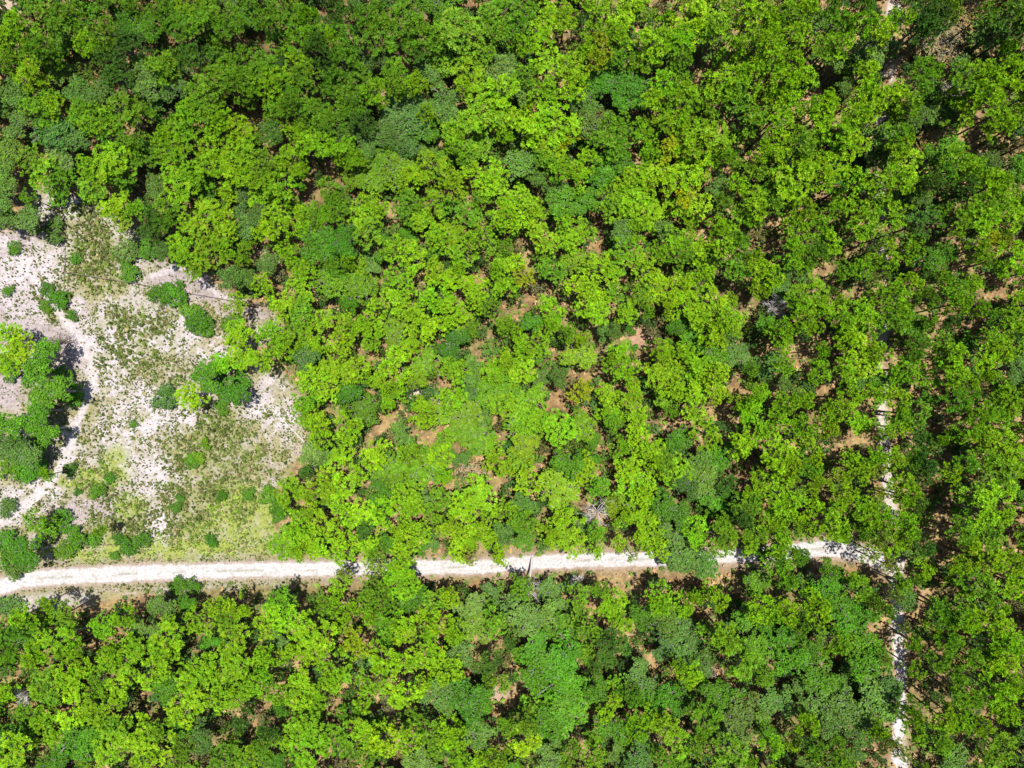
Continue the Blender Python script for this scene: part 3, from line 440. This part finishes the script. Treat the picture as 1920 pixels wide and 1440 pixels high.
def place(k, x, y, r, filler=False):
    """kind letter + crown centre in the photo + crown radius -> shape, base, height, radius in metres"""
    shape = SHAPE[k]; e = in_field(x, y)
    small = (e < 6 and k in 'OBG' and x < 560 and r < 25) or (k in 'O' and r < 14)
    if k in 'PGDYS':
        if small: shape = 'bush'; h = random.uniform(1.6, 2.6)*max(.55, r/20)
        else:
            h = 8.2+4.2*sst(1150, 1500, x)+2.6*sst(420, 120, y)+1.6*sst(1080, 1160, y)-1.0*sst(560, 300, x)*sst(300, 700, y)
            h = float(h)*random.uniform(.88, 1.12)
            if filler and -20 < x < 1940: h *= .72
    elif k == 'L': h = random.uniform(4.6, 6.4)
    elif k == 'T': h = random.uniform(4, 5.5)
    else:
        h = random.uniform(5.8, 8.2)+float(1.5*sst(1300, 1600, x))
        if small: shape = 'bush'; h = random.uniform(1.5, 2.4)*max(.5, r/20)
        if filler: h *= .68
    zc = h-1.4 if shape != 'bush' else h*.6
    X, Y = world_at(x, y, zc)
    rm = r*(H-zc)/F*1.16
    return shape, X, Y, h, rm, zc
plan = []
for c in crowns: plan.append((c[0], c[1], c[2], c[3])+place(*c)+(False,))
for c in fill: plan.append((c[0], c[1], c[2], c[3])+place(*c, filler=True)+(True,))
kinds = dict(pine='pine_tree', sparse='pine_tree', oak='oak_tree', lime='oak_tree', thin='oak_tree', bush='shrub')
by = {'pine_tree': [], 'oak_tree': [], 'shrub': []}
for pl in plan: by[kinds[pl[4]]].append(pl)
def where(x, y):
    if y > 1085 and x < 1640: return 'south of the sand road'
    if x > 1700: return 'right of the narrow trail'
    if 1610 < x <= 1700: return 'over the north trail' if y < 1060 else 'by the south trail'
    if 1000 < y <= 1085: return 'along the sand road'
    if x < 200 and 590 < y: return 'left of the clearing'
    if 430 < x < 600 and 560 < y: return 'at the clearing edge'
    if x < 470 and 300 < y < 520: return 'above the clearing'
    if y < 330: return 'in the upper woods'
    return 'in the middle woods'
W20 = 'zero one two three four five six seven eight nine ten eleven twelve thirteen fourteen fifteen sixteen seventeen eighteen nineteen'.split()
W10 = ' ten twenty thirty forty fifty sixty seventy eighty ninety'.split(' ')
def word(v):
    v = max(0, min(100, int(round(v))))
    if v < 20: return W20[v]
    if v == 100: return 'hundred'
    return W10[v//10]+('' if v % 10 == 0 else '-'+W20[v % 10])
LAND = [(1122, 963, 'the bare grey dead tree by the road'), (990, 1112, 'the leaning dead tree south of the road'), (1462, 573, 'the dead tree in the right gap'),
 (1200, 632, 'the bare tan patch in the middle woods'), (780, 738, 'the small bare sand spot in the low woods'), (1525, 178, 'the bare tan patch in the upper right'),
 (935, 1301, 'the bare pink patch south of the road'), (500, 478, 'the tan clearing above the round shrubs'), (315, 550, 'the fence crossing the sand'),
 (1800, 500, 'the row of bare trunks at the right'), (1825, 255, 'the orange gap with trunks at the upper right'), (135, 115, 'the orange gap at the upper left'),
 (603, 1030, 'the road where it dips under the trees'), (1045, 170, 'the gap with two dark trunks at the top'), (1684, 1060, 'the road and trail junction'), (1125, 90, 'the yellowing pine near the top'),
 (795, 862, 'the roundest lime oak'), (363, 1275, 'the small tan gap in the lower woods'), (1205, 1215, 'the narrow tan gap south of the road'), (960, 525, 'the yellowing pine in the middle woods')]
used_labels = set(); land_used = set()
def label_for(kind, k, x, y, r, e):
    size = 'broad' if r > 33 else 'small' if r < 21 else ''
    noun = {'pine_tree': 'pine', 'oak_tree': 'oak', 'shrub': 'shrub'}[kind]
    if kind == 'oak_tree' and k == 'L': noun = 'low oak'
    wh = where(x, y)
    if kind == 'shrub' and e < 6: wh = 'in the sand clearing'; size = 'round'
    for (lx, ly, nm) in LAND:
        d = math.hypot(x-lx, y-ly)
        if 14 < d < 62:
            a = int(round(math.degrees(math.atan2(ly-y, x-lx))/90)) % 4
            key = (nm, a)
            if key not in land_used:
                land_used.add(key); s = ' '.join([t for t in (LOOK[k], noun, ('right of', 'above', 'left of', 'below')[a], nm) if t])
                if s not in used_labels: used_labels.add(s); return s
    for sz, (dx, dy) in ((size, (0, 0)), (size, (.5, 0)), (size, (0, .5)), (size, (-.5, 0)), (size, (0, -.5)), (size, (.5, .5)), (size, (-.5, -.5))):
        s = ' '.join([t for t in (sz, LOOK[k], noun, wh) if t])+', '+word(x/19.2+dx)+' percent across, '+word(y/14.4+dy)+' down'
        if s not in used_labels: break
    used_labels.add(s); return s
vis = lambda pl: -12 < pl[1] < 1932 and -12 < pl[2] < 1452
ind = []; rest = {'pine_tree': [], 'oak_tree': [], 'shrub': []}
for kind, lst in by.items():
    v = sorted([p_ for p_ in lst if vis(p_)], key=lambda q: -q[3]); cap = 296
    ind += [(kind, p_) for p_ in v[:cap]]; rest[kind] += v[cap:]+[p_ for p_ in lst if not vis(p_)]
def jitcol(k, x, y):
    b = np.array(LC[k]); n_ = noise1(x, y)-.5
    f = 1+random.gauss(0, .11)+n_*.5
    return np.clip(b*f*np.array([1+random.gauss(0, .07)+n_*.25, 1, 1+random.gauss(0, .12)]), .005, .6)
def var_of(shape, r):
    n_ = sum(1 for q in MESH if q[0] == shape); return (shape, random.randrange(n_))
gname = {'pine_tree': 'pines of the woods seen from above', 'oak_tree': 'leafy oaks among the pines', 'shrub': 'low shrubs on the sand and by the road'}
for kind, (k, x, y, r, shape, X, Y, h, rm, zc, fl) in ind:
    key = var_of(shape, r); s = rm/RAD[key]; c = jitcol(k, x, y)
    root = empty(kind, (X, Y, -.02), random.uniform(0, 6.28), (s, s, h/NOMH[shape]))
    tag(root, label_for(kind, k, x, y, r, in_field(x, y)), {'pine_tree': 'pine tree', 'oak_tree': 'oak tree', 'shrub': 'shrub'}[kind], gname[kind])
    cm, tm = MESH[key]
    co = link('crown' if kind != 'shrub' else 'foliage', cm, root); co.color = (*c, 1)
    link('trunk' if kind != 'shrub' else 'stem', tm, root)
def merge(items, which):
    Vs, Qs, Cs, n0 = [], [], [], 0
    for (k, x, y, r, shape, X, Y, h, rm, zc, fl) in items:
        key = var_of(shape, r); s = rm/RAD[key]; a = random.uniform(0, 6.28); ca, sa = math.cos(a), math.sin(a)
        for w_ in which:
            V, Q, C = VAR[key[0]][key[1]][w_]
            T = np.empty_like(V); T[:, 0] = (V[:, 0]*ca-V[:, 1]*sa)*s+X; T[:, 1] = (V[:, 0]*sa+V[:, 1]*ca)*s+Y; T[:, 2] = V[:, 2]*h/NOMH[shape]
            Vs.append(T); Qs.append(Q+n0); n0 += len(V)
            Cs.append(C*(jitcol(k, x, y) if w_ == 0 else np.array([.16, .11, .085]))[None, :].astype(np.float32))
    return np.concatenate(Vs), np.concatenate(Qs), np.concatenate(Cs)
print('TREES individual', len(ind), 'rest', {k: len(v) for k, v in rest.items()}, 'visible', {k: sum(vis(q) for q in v) for k, v in by.items()})
for kind, nm, lb in (('pine_tree', 'pine_wood', 'the rest of the pine wood, smaller crowns filling in between the counted pines'), ('oak_tree', 'oak_thicket', 'the rest of the leafy oak growth between the pines')):
    if rest[kind]:
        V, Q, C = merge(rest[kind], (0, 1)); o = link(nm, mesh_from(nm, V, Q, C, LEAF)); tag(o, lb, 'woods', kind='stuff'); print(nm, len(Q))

# brush: saplings and young oaks that close the wood between the crowns
SHAPE['u'] = 'sapling'; LC['u'] = (.050, .125, .020)
LC['v'] = (.085, .170, .020); LC['w'] = (.15, .15, .05)
br = []
for tries in range(16000):
    x = random.uniform(-250, 2170); y = random.uniform(-230, 1670); r = random.uniform(8, 18)
    if in_field(x, y) < 4+r or near_road(x, y) < (7 if y < 1060 else 14)+r: continue
    d2_, w2_ = seg_dist(np.array([x]), np.array([y]), TRAILN)
    if d2_[0] < w2_[0]+r*.6: continue
    if np.any(np.hypot(GA[:, 0]-x, GA[:, 1]-y) < GA[:, 2]*.75+r*.5): continue
    if br and np.any(np.hypot(np.array([b_[1] for b_ in br])-x, np.array([b_[2] for b_ in br])-y) < (np.array([b_[3] for b_ in br])+r)*.72): continue
    h = random.uniform(1.6, 4.4); zc = h*.7; X, Y = world_at(x, y, zc)
    br.append((random.choice('uuuvvw'), x, y, r, 'sapling', X, Y, h, r*(H-zc)/F*1.25, zc, True))
V, Q, C = merge(br, (0, 1)); o = link('brush', mesh_from('brush', V, Q, C, LEAF)); tag(o, 'brush of saplings and young oaks closing the gaps between the taller trees', 'brush', kind='stuff'); print('brush', len(br), len(Q))

# ---------------------------------------------------------------- undergrowth and grass clumps
def carpet(name, pts, rad, zt, col, label, cat, K=8, W=.30, up=.75):
    g = Geo(); r = np.random.default_rng(5)
    P = np.column_stack([pts, zt]); N = norm(np.array([0, 0, 1.])+r.normal(0, .22, (len(P), 3)))
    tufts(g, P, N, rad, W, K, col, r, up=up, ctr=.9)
    V, Q, C = g.arr(); o = link(name, mesh_from(name, V, Q, C, LEAF)); tag(o, label, cat, kind='stuff'); return o
def scatter(n, x0, x1, y0, y1): return np.column_stack([rng.uniform(x0, x1, n), rng.uniform(y0, y1, n)])
# field: clumps of wiregrass and dwarf plants on the sand
S = scatter(76000, -60, 600, 330, 1110); fm, z = ground_zones(S[:, 0], S[:, 1])
rd, _ = road_sd(S[:, 0], S[:, 1]); nn = fbm(S[:, 0]/12, S[:, 1]/12, 1.6, 3, 31.)
X_ = (S[:, 0]-960)/12.1; Y_ = (S[:, 1]-720)/12.1
prob = .50+.62*z['g']+.30*z['s']-.30*z['k']+.04*z['w']+.10*z['l']; prob = prob*(.35+1.3*sst(.38, .60, nn))
ridge = np.abs(fbm(X_, Y_, 2.6, 3, 88.)-.5); prob = prob*(.25+.75*sst(.008, .05, ridge))*(.15+.85*sst(.9, 1.8, path_near(S[:, 0], S[:, 1])))
keep = (fm > .5) & (rd > 5) & (rng.random(len(S)) < prob*.85); S = S[keep]; zz = {k: v[keep] for k, v in z.items()}
m = len(S); wp = np.column_stack([(S[:, 0]-960)/F*H, -(S[:, 1]-720)/F*H])
t_ = rng.random(m)
base = np.where((t_ < .50)[:, None], np.array([.085, .115, .030]), np.where((t_ < .80)[:, None], np.array([.14, .20, .035]), np.array([.26, .225, .11])))
base = base*(1+rng.normal(0, .22, (m, 1))); base = np.where((zz['l'] > .4)[:, None] & (t_ < .8)[:, None], base*np.array([1.35, 1.5, 1.0]), base)
rad = rng.uniform(.08, .21, m)*(1+.5*zz['g'])*np.where(rng.random(m) < .06, 1.8, 1)
carpet('grass_clumps', wp, rad, np.full(m, .02), np.clip(base, .02, .6), 'wiregrass clumps and dwarf plants dotted over the white sand clearing', 'ground cover')
print('field tufts', m)
# wood floor and verge: seedlings, fern and palmetto leaves, dead leaves
S = scatter(40000, -200, 2120, -180, 1620); fm, z = ground_zones(S[:, 0], S[:, 1]); rd, _ = road_sd(S[:, 0], S[:, 1])
d1, w1 = seg_dist(S[:, 0], S[:, 1], TRAIL); d2, w2 = seg_dist(S[:, 0], S[:, 1], TRAILN)
nn = fbm(S[:, 0]/12, S[:, 1]/12, 3.0, 3, 51.)
ing = np.zeros(len(S), bool)
for (x, y, r) in GA: ing |= np.hypot(S[:, 0]-x, S[:, 1]-y) < r*.8
keep = (fm < .5) & (rd > 3) & (d1 > w1*.8) & (d2 > w2*.9) & (rng.random(len(S)) < np.where(ing, .40, .90)*(.3+1.4*sst(.38, .6, nn))); S = S[keep]
m = len(S); wp = np.column_stack([(S[:, 0]-960)/F*H, -(S[:, 1]-720)/F*H]); t_ = rng.random(m)
base = np.where((t_ < .45)[:, None], np.array([.09, .16, .03]), np.where((t_ < .75)[:, None], np.array([.15, .25, .03]), np.array([.42, .27, .14])))*(1+rng.normal(0, .2, (m, 1)))
carpet('undergrowth', wp, rng.uniform(.16, .48, m), rng.uniform(.05, .5, m), np.clip(base, .02, .6), 'low ferns, seedlings and dead leaves on the wood floor', 'undergrowth', K=9, W=.26, up=.4)
print('undergrowth', m)
# ---------------------------------------------------------------- dead trees, fallen poles, fence
def snag(g, p, d, L, rad, depth, r, spread=.7):
    d = d/np.linalg.norm(d); n_ = 3; pts = [p]
    for i in range(n_):
        d = norm(d+r.normal(0, .12, 3)); pts.append(pts[-1]+d*L/n_)
    tube(g, pts, list(np.linspace(rad, rad*.45, n_+1)), 4 if depth else 6, np.array([1, 1, 1.]))
    if depth < 3:
        for k in range((7, 5, 4)[depth]):
            t = r.uniform(.35, 1.0); q = pts[0]+(pts[-1]-pts[0])*t
            nd = norm(d*.45+norm(r.normal(size=3))*spread+np.array([0, 0, .15]))
            snag(g, q, nd, L*r.uniform(.42, .66), max(.012, rad*.42), depth+1, r, spread)
def dead_tree(px, py, h, R, seed, label, lean=(0, 0), mat=DEAD_WOOD, group='dead trees'):
    r = np.random.default_rng(seed); X, Y = world_at(px, py, h*.8); root = empty('dead_tree', (X-lean[0], Y-lean[1], -.02))
    tag(root, label, 'dead tree', group)
    t = Geo(); top = np.array([lean[0], lean[1], h*.62]); tube(t, [[0, 0, 0], top*.5+[.08, .05, 0], top], [.20, .15, .10], 8, np.array([1, 1, 1.]))
    V, Q, C = t.arr(); link('trunk', mesh_from('trunk', V, Q, None, mat), root)
    for k in range(13):
        a = k*2.39996+r.normal(0, .3); g = Geo()
        d = np.array([math.cos(a), math.sin(a), r.uniform(.15, 1.1)])
        snag(g, top+[0, 0, -r.uniform(0, .8)], d, R*r.uniform(.55, .85), .055, 1, r)
        V, Q, C = g.arr(); link('branch', mesh_from('branch', V, Q, None, mat), root)
    return root
dead_tree(1122, 963, 8.5, 2.7, 11, 'bare grey dead tree with a fan of leafless twigs just north of the sand road')
dead_tree(990, 1112, 7.5, 2.2, 12, 'bare pale dead tree with a long bleached trunk south of the road', lean=(-.8, -4.0))
dead_tree(1462, 573, 8.0, 2.6, 13, 'grey leafless dead tree in the gap right of the middle woods')
dead_tree(1081, 1092, 5.0, 1.4, 14, 'small leafless grey dead tree on the south verge of the road')
dead_tree(1325, 1262, 6.5, 1.2, 15, 'small grey dead top showing between the oaks of the lower woods')
dead_tree(1795, 165, 8.0, 2.0, 16, 'dead grey crown among the brownish trees near the top right corner')
dead_tree(105, 640, 4.0, 2.4, 17, 'dark purple-brown leafless bush left of the sand clearing', mat=FENCE_WOOD)
dead_tree(1335, 1270, 6.0, 1.0, 18, 'second small grey dead top close below the first in the lower woods')
dead_tree(35, 1310, 7.0, 1.6, 19, 'grey dead crown at the left edge of the lower woods')
def pole(name, a, b, r0, r1, label, cat, mat, z0=.1, z1=.1, group=None, cyc=8):
    xa, ya = world_at(*a); xb, yb = world_at(*b); g = Geo(); n_ = 9; r = np.random.default_rng(int(a[0]))
    off = np.array([xa, ya, 0.])
    P = [np.array([0, 0, z0])+(np.array([xb-xa, yb-ya, z1-z0]))*t+np.append(r.normal(0, .03, 2), 0) for t in np.linspace(0, 1, n_)]
    tube(g, P, list(np.linspace(r0, r1, n_)), cyc, np.array([1, 1, 1.]))
    V, Q, C = g.arr(); o = link(name, mesh_from(name, V, Q, None, mat)); o.location = off; tag(o, label, cat, group); return o
pole('fallen_trunk', (582, 840), (471, 726), .10, .04, 'long thin bleached trunk lying on the sand at the right end of the clearing', 'fallen trunk', DEAD_WOOD)
pole('fallen_trunk', (1178, 605), (1199, 599), .13, .09, 'short tan log lying above the bare patch in the middle woods', 'fallen trunk', DEAD_WOOD)
pole('fallen_trunk', (1425, 598), (1462, 583), .10, .05, 'grey log lying in the gap below the leafless tree of the middle woods', 'fallen trunk', DEAD_WOOD)
pole('fallen_trunk', (1790, 877), (1822, 876), .11, .06, 'pale branch lying across the gap in the right-hand pine woods', 'fallen trunk', DEAD_WOOD, z0=2, z1=2)
pole('fallen_trunk', (1170, 706), (1202, 708), .12, .08, 'brown log lying flat between pines below the bare patch', 'fallen trunk', FENCE_WOOD)
pole('fallen_trunk', (1505, 212), (1530, 226), .10, .05, 'white log lying in the small gap of the upper right woods', 'fallen trunk', DEAD_WOOD)
def fence(pts, label, posts_every=3.0):
    W = [np.array(world_at(*p)) for p in pts]; root = empty('wire_fence', (W[0][0], W[0][1], 0)); tag(root, label, 'fence')
    o3 = np.array([W[0][0], W[0][1], 0]); r = np.random.default_rng(3)
    for a, b in zip(W[:-1], W[1:]):
        L = np.linalg.norm(b-a); n_ = max(1, int(L/posts_every))
        for k in range(n_+1):
            p = a+(b-a)*k/n_; g = Geo(); q = np.array([p[0], p[1], 0])-o3
            tube(g, [q+[0, 0, -.1], q+[r.normal(0, .04), r.normal(0, .04), 1.15]], [.055, .045], 4, np.array([1, 1, 1.]))
            V, Q, C = g.arr(); link('post', mesh_from('post', V, Q, None, FENCE_WOOD), root)
        for hz in (.45, 1.0):
            g = Geo(); n2 = n_*4
            P = [np.append(a+(b-a)*k/n2, hz-.05*math.sin(math.pi*(k % 4)/4))-o3 for k in range(n2+1)]
            tube(g, P, [.022]*(n2+1), 4, np.array([1, 1, 1.])); V, Q, C = g.arr(); link('rail', mesh_from('rail', V, Q, None, FENCE_WOOD), root)
fence([(123, 462), (123, 511), (245, 530), (345, 548), (430, 563), (520, 577)], 'thin old fence line turning a corner and crossing the upper sand clearing')
fence([(118, 1021), (222, 1021)], 'short old fence line in the green strip at the lower left, above the road')

# ---------------------------------------------------------------- one fair-weather cloud, high above and outside the view, whose shade lies on the upper left woods
def cloud():
    import bmesh
    zc = 330.; cx, cy = world_at(440, 170); cx -= SHX*zc; cy -= SHY*zc
    bm = bmesh.new(); bmesh.ops.create_icosphere(bm, subdivisions=4, radius=1.0)
    for v in bm.verts:
        c_ = v.co.copy(); d = 1+.16*math.sin(3.1*c_.x+1)+.13*math.sin(4.3*c_.y-2*c_.x)+.07*math.sin(7*c_.z+5*c_.x)
        q_ = max(0.0, 1-c_.x**2-c_.y**2); v.co = (c_.x*43*d, c_.y*29*d, math.copysign(12*q_**1.1, c_.z)*d)
    me = bpy.data.meshes.new('cloud'); bm.to_mesh(me); bm.free()
    m, n, l = new_mat('cloud_vapour'); pv = n.new('ShaderNodeVolumePrincipled'); pv.inputs['Color'].default_value = (.97, .97, .98, 1)
    pv.inputs['Density'].default_value = .017; o = n.new('ShaderNodeOutputMaterial'); l.new(pv.outputs[0], o.inputs['Volume'])
    me.materials.append(m); o = link('cloud', me); o.location = (cx, cy, zc); tag(o, 'small fair-weather cloud shading the upper left woods', kind='structure')
cloud()
